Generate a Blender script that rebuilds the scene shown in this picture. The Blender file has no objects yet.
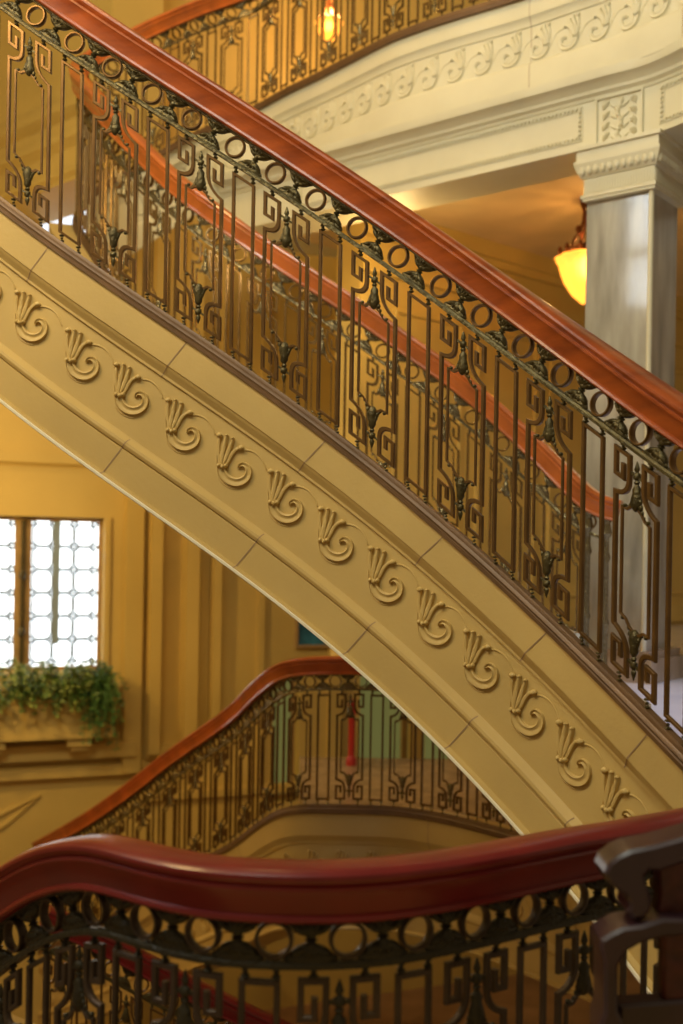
import bpy, math, random
import numpy as np
from mathutils import Vector, Matrix
random.seed(7)
R = math.radians
# ------------------------------------------------------------------ camera geometry
F, CX, HY, ROLL, EZ = 1100.0, 341.5, 550.0, R(1.0), 1.55
CR, SR = math.cos(ROLL), math.sin(ROLL)
def W(px, py, d):                      # point seen at (px,py) at depth d, world coordinates
    u, v = (px-CX)/F, (HY-py)/F
    return Vector((d*(u*CR - v*SR), d, EZ + d*(u*SR + v*CR)))
def WZ(px, z, d):                      # point at relative height z, depth d, image column px
    u = (px-CX)/F; v = (z/d - u*SR)/CR
    return Vector((d*(u*CR - v*SR), d, EZ + z))
def proj(p):
    a, b = p.x/p.y, (p.z-EZ)/p.y
    return CX + F*(a*CR + b*SR), HY - F*(-a*SR + b*CR)
C = bpy.context.scene.collection
# ------------------------------------------------------------------ materials
def mat(name, col, rough=.6, metal=0., bump=0., bscale=20., var=0., vscale=4., coat=0., emis=None, estr=0., spec=.5, stretch=(1,1,1), col2=None):
    m = bpy.data.materials.new(name); m.use_nodes = True
    nt = m.node_tree; b = nt.nodes['Principled BSDF']
    b.inputs['Base Color'].default_value = (*col, 1); b.inputs['Roughness'].default_value = rough
    b.inputs['Metallic'].default_value = metal; b.inputs['Coat Weight'].default_value = coat
    b.inputs['Coat Roughness'].default_value = .12; b.inputs['Specular IOR Level'].default_value = spec
    if emis: b.inputs['Emission Color'].default_value = (*emis, 1); b.inputs['Emission Strength'].default_value = estr
    if var or bump:
        tc = nt.nodes.new('ShaderNodeTexCoord'); mp = nt.nodes.new('ShaderNodeMapping'); mp.inputs['Scale'].default_value = stretch
        nt.links.new(tc.outputs['Object'], mp.inputs['Vector'])
    if var:
        n = nt.nodes.new('ShaderNodeTexNoise'); n.inputs['Scale'].default_value = vscale; n.inputs['Detail'].default_value = 5
        nt.links.new(mp.outputs['Vector'], n.inputs['Vector'])
        r = nt.nodes.new('ShaderNodeValToRGB'); c2 = col2 or tuple(c*(1-var) for c in col); c3 = tuple(min(1, c*(1+var*.5)) for c in col)
        r.color_ramp.elements[0].position = .3; r.color_ramp.elements[1].position = .7
        r.color_ramp.elements[0].color = (*c2, 1); r.color_ramp.elements[1].color = (*c3, 1)
        nt.links.new(n.outputs['Fac'], r.inputs['Fac']); nt.links.new(r.outputs['Color'], b.inputs['Base Color'])
    if bump:
        n2 = nt.nodes.new('ShaderNodeTexNoise'); n2.inputs['Scale'].default_value = bscale; n2.inputs['Detail'].default_value = 4
        nt.links.new(mp.outputs['Vector'], n2.inputs['Vector'])
        bp = nt.nodes.new('ShaderNodeBump'); bp.inputs['Strength'].default_value = bump; bp.inputs['Distance'].default_value = .01
        nt.links.new(n2.outputs['Fac'], bp.inputs['Height']); nt.links.new(bp.outputs['Normal'], b.inputs['Normal'])
    return m
STONE = mat('carved_limestone', (.52,.37,.125), .62, bump=.08, bscale=60, var=.1, vscale=3)
STONE2 = mat('pale_limestone', (.66,.62,.44), .5, bump=.05, bscale=40, var=.08, vscale=3)
JOINT = mat('stone_joint', (.30,.20,.11), .9)
WALL = mat('plastered_stone_wall', (.60,.43,.12), .6, bump=.1, bscale=30, var=.12, vscale=1.5)
MARBLE = mat('polished_marble', (.40,.38,.31), .07, var=.45, vscale=5, stretch=(2,2,.35), coat=.6)
BROWNM = mat('brown_marble', (.34,.25,.16), .25, var=.3, vscale=5, stretch=(2,2,.5))
FLOORM = mat('white_marble_floor', (.68,.68,.72), .15, var=.1, vscale=3)
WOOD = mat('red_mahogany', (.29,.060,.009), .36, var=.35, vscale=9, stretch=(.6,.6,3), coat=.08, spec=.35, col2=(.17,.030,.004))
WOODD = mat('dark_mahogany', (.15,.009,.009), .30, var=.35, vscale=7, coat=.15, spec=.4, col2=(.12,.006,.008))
WOODX = mat('black_walnut', (.030,.012,.018), .35, var=.4, vscale=9, coat=.3)
BRONZE = mat('brown_bronze', (.14,.074,.021), .34, metal=.55, var=.3, vscale=14)
BRONZED = mat('dark_antique_bronze', (.085,.068,.025), .42, metal=.6, bump=.5, bscale=90, var=.4, vscale=30)
BRONZELIT = mat('lit_bronze', (.27,.16,.05), .24, metal=.7, var=.3, vscale=14)  # paler copy of the brown bronze, strong light put into the colour
BRONZEDLIT = mat('lit_antique_bronze', (.20,.16,.08), .25, metal=.75, bump=.5, bscale=60)  # leaf bronze lightened the same way, standing in for lit metal
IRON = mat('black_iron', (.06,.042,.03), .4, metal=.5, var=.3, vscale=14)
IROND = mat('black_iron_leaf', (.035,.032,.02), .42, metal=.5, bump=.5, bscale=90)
SHOE = mat('bronze_base_moulding', (.14,.075,.03), .48, metal=.2, var=.25, vscale=8)
GLASSW = mat('daylit_leaded_glass', (.8,.9,1), .2, emis=(.86,.95,1), estr=2.2)
GREENW = mat('garden_lit_glass', (.16,.17,.06), .35, emis=(.50,.52,.15), estr=.16)
LEAD = mat('lead_came', (.10,.10,.08), .5, metal=.4)
FRAMEW = mat('window_oak', (.42,.27,.10), .45, var=.2, vscale=10)
LEAFG = mat('green_leaves', (.10,.20,.04), .45, var=.5, vscale=18, col2=(.03,.09,.02))
LEAFY = mat('yellow_green_leaves', (.30,.36,.08), .45, var=.5, vscale=18)
BLUE = mat('blue_picture', (.03,.18,.28), .4, var=.6, vscale=9)
REDP = mat('red_lacquer', (.40,.025,.02), .35)
AMBER = mat('amber_glass', (1,.55,.14), .35, emis=(1,.45,.07), estr=.8)
AMBER.node_tree.nodes['Principled BSDF'].inputs['Transmission Weight'].default_value=.75
AMBERC = mat('glowing_lamp_core', (1,.8,.5), .3, emis=(1,.72,.30), estr=14)
COPPER = mat('dark_copper', (.20,.07,.03), .35, metal=.8)
SOIL = mat('dark_soil', (.03,.02,.012), .9)
# ------------------------------------------------------------------ mesh builder
class MB:
    def __init__(s): s.v=[]; s.f=[]; s.m=[]
    def add(s, vs, fs, mi=0):
        o=len(s.v); s.v += [tuple(p) for p in vs]; s.f += [tuple(i+o for i in f) for f in fs]; s.m += [mi]*len(fs)
    def grid(s, rows, closed_u=False, cap=False, mi=0, closed_v=False):
        n=len(rows[0]); nr=len(rows); fs=[]
        for i in range(nr if closed_v else nr-1):
            j=(i+1)%nr
            for k in range(n if closed_u else n-1):
                l=(k+1)%n; fs.append((i*n+k, i*n+l, j*n+l, j*n+k))
        if cap: fs.append(tuple(range(n))); fs.append(tuple((nr-1)*n+k for k in reversed(range(n))))
        s.add([p for r in rows for p in r], fs, mi)
    def box(s, lo, hi, M=None, mi=0):
        x0,y0,z0=lo; x1,y1,z1=hi
        vs=[Vector(p) for p in ((x0,y0,z0),(x1,y0,z0),(x1,y1,z0),(x0,y1,z0),(x0,y0,z1),(x1,y0,z1),(x1,y1,z1),(x0,y1,z1))]
        if M: vs=[M(p) for p in vs]
        s.add(vs, [(0,3,2,1),(4,5,6,7),(0,1,5,4),(1,2,6,5),(2,3,7,6),(3,0,4,7)], mi)
    def ell(s, c, ax, ay, az, nu=8, nv=5, mi=0):     # ellipsoid given by centre and three axis vectors
        c=Vector(c); vs=[c+az]; fs=[]
        for i in range(1,nv):
            a=math.pi*i/nv
            for k in range(nu):
                b=2*math.pi*k/nu; vs.append(c+az*math.cos(a)+(ax*math.cos(b)+ay*math.sin(b))*math.sin(a))
        vs.append(c-az); L=len(vs)-1
        for k in range(nu): fs.append((0,1+k,1+(k+1)%nu)); fs.append((L,L-nu+(k+1)%nu,L-nu+k))
        for i in range(nv-2):
            for k in range(nu): a=1+i*nu; fs.append((a+k,a+nu+k,a+nu+(k+1)%nu,a+(k+1)%nu))
        s.add(vs,fs,mi)
    def lathe(s, prof, M, n=12, mi=0, cap=True):
        rows=[[M(Vector((r*math.cos(2*math.pi*k/n), r*math.sin(2*math.pi*k/n), z))) for k in range(n)] for r,z in prof]
        s.grid(rows, closed_u=True, cap=cap, mi=mi)
    def prism(s, poly, z0, z1, mi=0):
        n=len(poly); vs=[(x,y,z0) for x,y in poly]+[(x,y,z1) for x,y in poly]
        s.add(vs,[tuple(reversed(range(n))),tuple(range(n,2*n))]+[(k,(k+1)%n,n+(k+1)%n,n+k) for k in range(n)],mi)
    def build(s, name, mats, parent=None, smooth=None, kind=None):
        me=bpy.data.meshes.new(name); 
        o0 = parent.matrix_world.translation.copy() if parent else Vector((0,0,0))
        org = Vector((0,0,0))
        if parent and parent.get('_o'): org = Vector(parent['_o'])
        vs=[tuple(Vector(v)-org) for v in s.v]
        me.from_pydata(vs,[],s.f)
        if not isinstance(mats,(list,tuple)): mats=[mats]
        for m in mats: me.materials.append(m)
        me.polygons.foreach_set('material_index', s.m); me.update()
        import bmesh
        bm=bmesh.new(); bm.from_mesh(me); bmesh.ops.recalc_face_normals(bm,faces=bm.faces); bm.to_mesh(me); bm.free()
        if smooth is not None:
            me.polygons.foreach_set('use_smooth',[True]*len(me.polygons)); me.set_sharp_from_angle(angle=R(smooth))
        o=bpy.data.objects.new(name,me); C.objects.link(o)
        if parent: o.parent=parent
        if parent and parent.get('_o'): o['_o']=parent['_o']; o.name=name
        if kind: o['kind']=kind
        return o
def tag(o,label,cat,group=None):
    o['label']=label; o['category']=cat
    if group: o['group']=group
    return o
def thing(name, loc, label, cat, group=None):
    o=bpy.data.objects.new(name,None); o.empty_display_size=.1; C.objects.link(o); o.location=loc; o['_o']=tuple(loc)
    return tag(o,label,cat,group)
# ------------------------------------------------------------------ curved paths
class Path:
    def __init__(s, pts, smooth=0, side=1, spline=True):
        pts=[Vector(p) for p in pts]; q=[]
        if spline:
            for i in range(len(pts)-1):
                a=pts[max(i-1,0)]; b=pts[i]; c=pts[i+1]; d=pts[min(i+2,len(pts)-1)]
                for k in range(10):
                    t=k/10; q.append(.5*((2*b)+(c-a)*t+(2*a-5*b+4*c-d)*t*t+(3*b-a-3*c+d)*t**3))
            q.append(pts[-1])
        else: q=pts
        q=np.array([tuple(p) for p in q]); q=s.resample(q)
        for _ in range(smooth):
            r=q.copy(); r[1:-1]=.25*q[:-2]+.5*q[1:-1]+.25*q[2:]; q=r
        q=s.resample(q); s.q=q; s.side=side
        dl=np.hypot(*(q[1:,:2]-q[:-1,:2]).T); s.S=np.concatenate([[0],np.cumsum(dl)]); s.L=s.S[-1]
    def resample(s,q):
        dl=np.hypot(*(q[1:,:2]-q[:-1,:2]).T); S=np.concatenate([[0],np.cumsum(dl)])
        n=int(S[-1]/.02)+2; t=np.linspace(0,S[-1],n)
        return np.stack([np.interp(t,S,q[:,k]) for k in range(3)],1)
    def raw(s,a):
        if a<0: p=s.q[0]; d=(s.q[3]-s.q[0])/s.S[3]; return Vector(p+d*a)
        if a>s.L: p=s.q[-1]; d=(s.q[-1]-s.q[-4])/(s.S[-1]-s.S[-4]); return Vector(p+d*(a-s.L))
        return Vector([float(np.interp(a,s.S,s.q[:,k])) for k in range(3)])
    def frame(s,a):
        p=s.raw(a); h=.03; d=(s.raw(a+h)-s.raw(a-h))/(2*h)
        l=math.hypot(d.x,d.y); T=Vector((d.x/l,d.y/l,0)); N=Vector((T.y,-T.x,0))*s.side; m=d.z/l
        return p,T,N,m
    def at(s,a,t=0,d=0):
        p,T,N,m=s.frame(a); return p+N*d+Vector((0,0,t))
    def rig(s,a,ux,uz,d):             # rigid (unsheared) offsets
        b=s.raw(a); p,T,N,m=s.frame(a+ux); return Vector((p.x,p.y,b.z+uz))+N*d
    def find(s,px,t=0):
        best=None
        for i,a in enumerate(np.arange(0,s.L,.004)):
            a=float(a); x=proj(s.at(a,t))[0]
            if best is None or abs(x-px)<best[0]: best=(abs(x-px),a)
        return best[1]
    def samples(s,a,b,ds=.05):
        n=max(2,int((b-a)/ds)+1); return [a+(b-a)*i/(n-1) for i in range(n)]
def sweep(mb,path,prof,a,b,t0=0,perp=True,ds=.05,mi=0):
    rows=[]
    for q in path.samples(a,b,ds):
        p,T,N,m=path.frame(q); c=1/math.sqrt(1+m*m); U=Vector((-m*T.x*c,-m*T.y*c,c)) if perp else Vector((0,0,1))
        rows.append([p+Vector((0,0,t0))+N*d+U*h for d,h in prof])
    mb.grid(rows,closed_u=True,cap=True,mi=mi)
def offset_poly(pts,w,closed=False):
    n=len(pts); L=[];Rr=[]
    for i,p in enumerate(pts):
        a=pts[i-1] if (i>0 or closed) else None; b=pts[(i+1)%n] if (i<n-1 or closed) else None
        def nrm(p,q):
            dx,dy=q[0]-p[0],q[1]-p[1]; l=math.hypot(dx,dy) or 1; return (-dy/l,dx/l)
        if a is None: n1=n2=nrm(p,b)
        elif b is None: n1=n2=nrm(a,p)
        else: n1=nrm(a,p); n2=nrm(p,b)
        mx,my=n1[0]+n2[0],n1[1]+n2[1]; l2=mx*mx+my*my
        k=2/l2 if l2>.3 else 1.4
        k=min(k,1.5)
        L.append((p[0]+mx*k*w/2,p[1]+my*k*w/2)); Rr.append((p[0]-mx*k*w/2,p[1]-my*k*w/2))
    return L,Rr
def flat(mb,f,pts,w,dep,closed=False,mi=0):          # flat bar following pts (s,t)
    L,Rr=offset_poly(pts,w,closed); h=dep/2; e=w*.18
    rows=[]
    for (l,r) in zip(L,Rr):
        li=(l[0]+(r[0]-l[0])*.15,l[1]+(r[1]-l[1])*.15); ri=(r[0]+(l[0]-r[0])*.15,r[1]+(l[1]-r[1])*.15)
        rows.append([f(*l,h-e),f(*li,h),f(*ri,h),f(*r,h-e),f(*r,-h+e),f(*ri,-h),f(*li,-h),f(*l,-h+e)])
    mb.grid(rows,closed_u=True,cap=not closed,closed_v=closed,mi=mi)
def bez(a,b,c,d,n=6):
    return [tuple((1-t)**3*a[k]+3*(1-t)**2*t*b[k]+3*(1-t)*t*t*c[k]+t**3*d[k] for k in (0,1)) for t in [i/n for i in range(n+1)]]
# ------------------------------------------------------------------ iron railings
TS,TB=.048,.700
RAILP=[(.0,0),(.020,0),(.034,.001),(.038,.006),(.036,.013),(.031,.016),(.032,.022),(.037,.042),(.043,.060),(.046,.064),(.046,.070),(.042,.073),(.047,.078),(.050,.085),(.049,.092),(.042,.098),(.030,.102),(.0,.104)]
RAILP=RAILP+[(-d,h) for d,h in reversed(RAILP[1:-1])]
SHOEP=[(.024,-.003),(.024,.010),(.020,.013),(.022,.020),(.019,.028),(.016,.032),(.016,.037),(.012,.048)]
SHOEP=SHOEP+[(-d,h) for d,h in reversed(SHOEP)]
def key_panel(root,path,sc,k,bm_,dm_,detail=True):
    f=lambda s,t,d: path.at(sc+s*k,t,d)
    mb=MB()
    for sg in (-1,1):
        pts=[(sg*.048,TB-.054),(sg*.048,TB-.094),(sg*.074,TB-.094),(sg*.074,TB-.024),(sg*.026,TB-.024)]
        pts+=bez((sg*.026,TB-.085),(sg*.026,TB-.122),(sg*.048,TB-.139),(sg*.074,TB-.144))
        lo=bez((sg*.074,TS+.144),(sg*.048,TS+.139),(sg*.026,TS+.125),(sg*.026,TS+.090))
        pts+=lo+[(sg*.026,TS+.034),(sg*.074,TS+.034),(sg*.074,TS+.105),(sg*.048,TS+.105),(sg*.048,TS+.068)]
        flat(mb,f,pts,.0125/k,.014)
        for (s0,t0,t1) in ((sg*.050,TB-.018,TB+.001),(sg*.050,TS-.004,TS+.028)):
            for i,r in enumerate((.010,.006,.010) if t0>.3 else (.009,.006,.010)):
                tt=t0+(t1-t0)*(i+.5)/3; p=f(s0,tt,0); _,T,N,_m=path.frame(sc+s0)
                mb.ell(p,T*r,N*r,Vector((0,0,.0045)),6,4,mi=1)
    o=mb.build('key_panel',[bm_,dm_],root)
    mb=MB()
    pts=[(-.050,TB-.173),(-.032,TB-.170),(-.018,TB-.156),(0,TB-.150),(.018,TB-.156),(.032,TB-.170),(.050,TB-.173),(.050,TS+.187),(.032,TS+.183),(.018,TS+.169),(0,TS+.163),(-.018,TS+.169),(-.032,TS+.183),(-.050,TS+.187)]
    flat(mb,f,pts,.0075/k,.009,closed=True); mb.build('inner_frame',bm_,root)
    for up in (1,-1):
        mb=MB(); z0=TB if up>0 else TS+.014; _,T,N,m=path.frame(sc)
        c=path.at(sc,z0,0); Z=Vector((0,0,-up))
        prof=[(.0015,.022),(.006,.034),(.009,.044),(.005,.052),(.012,.058),(.012,.070),(.006,.074),(.010,.080),(.006,.086),(.014,.098),(.013,.112),(.018,.132),(.016,.146),(.010,.156),(.004,.160)]
        mb.lathe(prof,lambda v:c+T*v.x+N*(v.y*.75)+Z*v.z,8)
        for sg in (-1,1):
            cen=bez((sg*.006,.118),(sg*.016,.135),(sg*.018,.160),(sg*.040,.168),5)
            for i,(x,z) in enumerate(cen):
                r=.0105*(1-i/7); mb.ell(c+T*x+Z*(z+abs(m)*0)+Vector((0,0,m*x)),T*r,N*r*.8,Z*r*1.25,6,4)
            mb.ell(c+T*sg*.043+Z*.166+Vector((0,0,m*sg*.043)),T*.0075,N*.008,Z*.0065,6,4)
        mb.box((-.026,-.004,-.004),(.026,.004,.004),lambda v:c+T*v.x+N*v.y+Z*(v.z+.064)+Vector((0,0,m*v.x)))
        mb.build('acanthus_finial',dm_,o,smooth=50)
def bar_frame(root,path,sc,k,bm_,dm_):
    f=lambda s,t,d: path.at(sc+s*k,t,d); mb=MB()
    flat(mb,f,[(-.034,TB-.028),(.034,TB-.028),(.034,TS+.030),(-.034,TS+.030)],.0115/k,.013,closed=True)
    for s0 in (-.028,.032):
        for (t0,t1) in ((TB-.021,TB+.001),(TS-.004,TS+.025)):
            for i,r in enumerate((.010,.006,.010)):
                tt=t0+(t1-t0)*(i+.5)/3; p=f(s0,tt,0); _,T,N,_m=path.frame(sc+s0); mb.ell(p,T*r,N*r,Vector((0,0,.0045)),6,4,mi=1)
    mb.build('bar_frame',[bm_,dm_],root)
def ring(root,path,sc,m_,nseg=24):
    p,T,N,m=path.frame(sc); c=1/math.sqrt(1+m*m); T3=Vector((T.x*c,T.y*c,m*c)); U=Vector((-m*T.x*c,-m*T.y*c,c))
    o=p+Vector((0,0,TB))+U*(.014+.039); mb=MB(); rows=[]
    sec=[(.0365,-.008),(.0365,.008),(.035,.0105),(.0305,.0105),(.029,.008),(.029,-.008),(.0305,-.0105),(.035,-.0105)]
    for k in range(nseg):
        a=2*math.pi*k/nseg; e=T3*math.cos(a)+U*math.sin(a); rows.append([o+e*r+N*d for r,d in sec])
    mb.grid(rows,closed_u=True,closed_v=True)
    mb.build('ring',m_,root,smooth=40)
def leaf_ornament(root,path,sc,m_):
    p,T,N,m=path.frame(sc); c=1/math.sqrt(1+m*m); T3=Vector((T.x*c,T.y*c,m*c)); U=Vector((-m*T.x*c,-m*T.y*c,c))
    o=p+Vector((0,0,TB))+U*(.014+.039); mb=MB()
    for up in (1,-1):
        V=U*up
        mb.ell(o+V*.035,T3*.052,N*.010,V*.015,14,6)
        for a_,L in ((-64,.041),(-33,.029),(0,.026),(33,.029),(64,.041)):
            e=V*math.cos(R(a_))+T3*math.sin(R(a_)); g=T3*math.cos(R(a_))-V*math.sin(R(a_))
            cc=o+V*.010+e*L*.52; mb.ell(cc,g*.0095,N*.0135,e*L*.56,7,6)
            mb.ell(o+V*.010+e*L*.98,g*.006,N*.010,e*.005,6,4)
        mb.ell(o+V*.012,T3*.013,N*.012,V*.011,7,5)
    mb.ell(o,T3*.0135,N*.012,U*.0035,8,4)
    mb.build('leaf_ornament',m_,root,smooth=60)
def railing(path,a,b,loc,label,mats,s_ring=0,p_ring=.1465,s_pan=0,p_pan=.306,group=None,rl=None,pl_=None):
    rail,bar,dark,shoe=mats
    root=thing('stair_railing',loc,label,'railing',group)
    mb=MB(); sweep(mb,path,[(d,h+.014+.078) for d,h in RAILP],a-.02,b+.02,TB,ds=.03); mb.build('handrail',rail,root,smooth=28)
    mb=MB(); sweep(mb,path,SHOEP,a-.02,b+.02,0,perp=False,ds=.04); mb.build('base_moulding',shoe,root,smooth=30)
    mb=MB(); sweep(mb,path,[(.013,0),(.013,.008),(.009,.014),(-.009,.014),(-.013,.008),(-.013,0)],a,b,TB,ds=.05)
    sweep(mb,path,[(.016,.088),(.016,.094),(-.016,.094),(-.016,.088)],a,b,TB,ds=.05); mb.build('rail_bar',dark,root)
    if rl is None:
        k=math.ceil((a-s_ring)/p_ring); rl=[]
        while s_ring+k*p_ring<b-.04: rl.append(s_ring+k*p_ring); k+=1
    if pl_ is None:
        k=math.ceil((a-s_pan)/p_pan); pl_=[]
        while s_pan+k*p_pan<b-.08: pl_.append(s_pan+k*p_pan); k+=1
    for i,x in enumerate(rl):
        if a+.03<x<b-.04: ring(root,path,x,bar)
        nx=rl[i+1] if i+1<len(rl) else x+p_ring
        if a<(x+nx)/2<b-.03: leaf_ornament(root,path,(x+nx)/2,dark)
    for i,x in enumerate(pl_):
        kk=p_pan/.306; nx=pl_[i+1] if i+1<len(pl_) else x+p_pan
        if a+.08<x<b-.08: key_panel(root,path,x,kk,bar,dark)
        if a<(x+nx)/2<b-.05: bar_frame(root,path,(x+nx)/2,kk,bar,dark)
    return root
# ------------------------------------------------------------------ carved stringers
def scroll(root,path,s0,t0,dface,m_,sg=1,k=1.0,name='scroll_ornament'):
    mb=MB()
    def f(x,y,h): return path.rig(s0,sg*x*.001*k,t0-y*.001*k,dface+h)
    def ridge(pts,w0,w1,h,prof,wm=None):
        n=len(pts); rows=[]
        for i,p in enumerate(pts):
            a=pts[max(i-1,0)]; b=pts[min(i+1,n-1)]; dx,dy=b[0]-a[0],b[1]-a[1]; l=math.hypot(dx,dy) or 1; nx,ny=-dy/l,dx/l
            u=i/(n-1); w=w0+(w1-w0)*u
            if wm: w+=(wm-.5*(w0+w1))*math.sin(math.pi*u)
            rows.append([f(p[0]+nx*w*q,p[1]+ny*w*q,h*g*(1 if w>9 else .7)) for q,g in prof])
        mb.grid(rows)
    P2=[(-.5,-.3),(-.46,.75),(-.32,1),(-.1,.55),(.05,.55),(.25,.95),(.40,1),(.5,-.3)]
    P1=[(-.5,-.3),(-.3,.8),(0,1.),(.3,.8),(.5,-.3)]
    cen=[(18,104),(21,124),(32,143),(49,155),(70,160),(91,156),(108,143),(114,124),(108,107),(94,99),(82,103),(77,113)]
    sm=[]
    for i in range(len(cen)-1):
        a=cen[max(i-1,0)];b=cen[i];c=cen[i+1];d=cen[min(i+2,len(cen)-1)]
        for q in (0,.33,.66): sm.append(tuple(.5*(2*b[j]+(c[j]-a[j])*q+(2*a[j]-5*b[j]+4*c[j]-d[j])*q*q+(3*b[j]-a[j]-3*c[j]+d[j])*q**3) for j in (0,1)))
    sm.append(cen[-1])
    ridge(sm,30,7,.010,P2,wm=30)
    # leaf cup
    ridge(bez((16,100),(4,70),(2,40),(8,4)),14,13,.010,P1,wm=16)
    ridge(bez((20,100),(14,72),(26,42),(34,2)),12,12,.014,P1,wm=24)
    ridge(bez((25,100),(34,74),(44,46),(58,10)),12,10,.013,P1,wm=23)
    ridge(bez((30,102),(48,88),(46,52),(82,42)),12,12,.010,P1,wm=19)
    for (x,y,r) in ((8,-1,12),(33,0,7),(55,10,7),(86,43,12)):
        c=f(x,y,.006); ax=f(x+r,y,.006)-c; ay=f(x,y+r*.8,.006)-c; nz=f(x,y,.006+.010)-c
        mb.ell(c,ax,ay,nz,7,4)
    for (x,y,r) in ((9,103,8),(22,107,9),(34,104,8)):
        c=f(x,y,.006); mb.ell(c,f(x+r,y,.006)-c,f(x,y+r*1.2,.006)-c,f(x,y,.020)-c,6,4)
    ridge(bez((92,50),(130,46),(160,70),(174,116),8),7,6,.005,P1)
    ridge(bez((-2,20),(-3,70),(-3,105),(2,128),5)+bez((6,146),(16,166),(42,184),(72,184),5),7,5,.004,P1)
    mb.build(name,m_,root,smooth=50)
def stringer(root,path,prof,back,a,b,m_,joints=(),top_n=3,name='stringer',jm=JOINT):
    mb=MB(); full=prof+[(back,prof[-1][1]),(back,prof[0][1])]
    sweep(mb,path,full,a,b,0,perp=False,ds=.05)
    for (sj,i0,i1) in joints:
        for i in range(i0,i1):
            (d0,t0),(d1,t1)=prof[i],prof[i+1]
            def pt(d,t,w):
                p,T,N,m=path.frame(sj); sh=-m*t/(1+m*m)*((1+.5*max(0,min(1,sj/path.L))) if t>-.4 else (1.08+.1*max(0,min(1,sj/path.L)))); return path.at(sj+sh+w,t-m*0,d+.0012)
            mb.add([pt(d0,t0,-.0016),pt(d0,t0,.0016),pt(d1,t1,.0016),pt(d1,t1,-.0016)],[(0,1,2,3)],1)
    return mb.build(name,[m_,jm],root,smooth=30)
MAINP=[(d+.016,t) for d,t in [(0,.0),(0,-.128),(-.004,-.131),(-.006,-.139),(-.013,-.150),(-.022,-.168),(-.022,-.178),(-.030,-.183),(-.030,-.464),(-.026,-.470),(-.014,-.476),(-.006,-.486),(-.004,-.498),(-.008,-.510),(-.016,-.516),(-.010,-.520),(-.010,-.642),(-.004,-.645),(.006,-.648),(.008,-.656),(.004,-.664),(-.004,-.666)]]
# main near railing: measured base line + spacing of its bars give a curved path
xb=[0,100,200,240,340,380,480,500,583,600,683]; yb=[210,280.5,350.3,378.5,449.6,480,564,583,662.5,680,762]
xs_=[0,100,240,340,440,583,683]; sg_=[198,201.5,204.5,211.5,221,245,274]
pb=np.polyfit(xb,yb,4); ps=np.polyfit(xs_,sg_,3)
mp=[W(x,float(np.polyval(pb,x)),F*.70/float(np.polyval(ps,x))) for x in range(-10,700,20)]
d0=(mp[0]-mp[2])/2; d1=(mp[-1]-mp[-3])/2
mp=[mp[0]+d0*k for k in (4,3,2,1)]+mp+[mp[-1]+d1*.9,mp[-1]+d1*1.8]
MAIN=Path(mp,smooth=30)
print('MAIN L',MAIN.L)
r0,r1=MAIN.find(28,.74),MAIN.find(674,.74); k0,k1=MAIN.find(30,.6),MAIN.find(636,.6)
PR=(r1-r0)/16; PP=(k1-k0)/7; print('pitch',PR,PP)
for x in (0,100,240,340,440,583,683):
    a=MAIN.find(x); print(x,[round(v,2) for v in MAIN.at(a)],'slope',round(MAIN.frame(a)[3],3),'proj',[round(v) for v in proj(MAIN.at(a))])
END=MAIN.L
RL=[MAIN.find(x,.745) for x in (28,66,104,144,184,227,267,307,349,390,432,473,514,554,594,633,674)]
RL=[RL[0]-2*PR,RL[0]-PR]+RL+[RL[-1]+PR,RL[-1]+2*PR,RL[-1]+3*PR]
PL=[MAIN.find(x,.6) for x in (30,115.5,200.5,286,374.5,463,549.5,637)]
PL=[PL[0]-PP]+PL+[PL[-1]+PP,PL[-1]+2*PP]
railing(MAIN,.02,END-.02,tuple(MAIN.at(0)),'red mahogany and bronze railing on the large flight crossing the middle',(WOOD,BRONZE,BRONZED,SHOE),r0,PR,k0,PP,rl=RL,pl_=PL)
EDGE=mat('white_edge_bead',(.78,.74,.58),.45)
ir=[o for o in bpy.data.objects if o.name=='stair_railing'][0]
mb=MB(); pe=MAIN.at(END-.03); rb=.018
mb.lathe([(.03,-.1),(.03,.05),(rb,.07),(rb,.30),(.026,.32),(rb,.34),(rb,.60),(.028,.62),(rb,.65),(rb,.71),(.03,.73),(.03,.80)],lambda v: pe+v,12)
mb.build('end_post',BRONZED,ir,smooth=40)
st=thing('stone_staircase',tuple(MAIN.at(0,-.7)),'pale carved stone flight with scroll frieze crossing diagonally','staircase')
sj=[MAIN.find(x) for x in (51,189,328,446,551,653)] 
def low_joint(px,t=-.484):
    a_=min(np.arange(0,END,.004),key=lambda q:abs(proj(MAIN.at(float(q),t,.004))[0]-px)); a_=float(a_)
    m_=MAIN.frame(a_)[3]; return a_+m_*t/(1+m_*m_)*(1.08+.1*a_/END)
stringer(st,MAIN,MAINP,-.045,0,END,STONE,[(a,0,7) for a in sj]+[(low_joint(x),9,20) for x in (-8,127,263,373,473,566)])
mb=MB(); sweep(mb,MAIN,[(.022,-.652),(.028,-.655),(.028,-.664),(.020,-.668),(.0,-.667),(.0,-.652)],0,END,0,perp=False); mb.build('edge_moulding',EDGE,st,smooth=40)
def find_ball(px):
    best=None
    for a_ in np.arange(0,END,.004):
        p=MAIN.rig(float(a_),.009,-.254,-.008); q=abs(proj(p)[0]-px)
        if best is None or q<best[0]: best=(q,float(a_))
    return best[1]
SB=[find_ball(x-1-2*x/683) for x in (19,68.8,118.6,170.0,221.2,272.2,322.8,373,422,469.2,515.4,562,607,652)]
for sb_ in [SB[0]-.178]+SB+[SB[-1]+.178]: scroll(st,MAIN,sb_,-.251,-.014,STONE)
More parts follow.
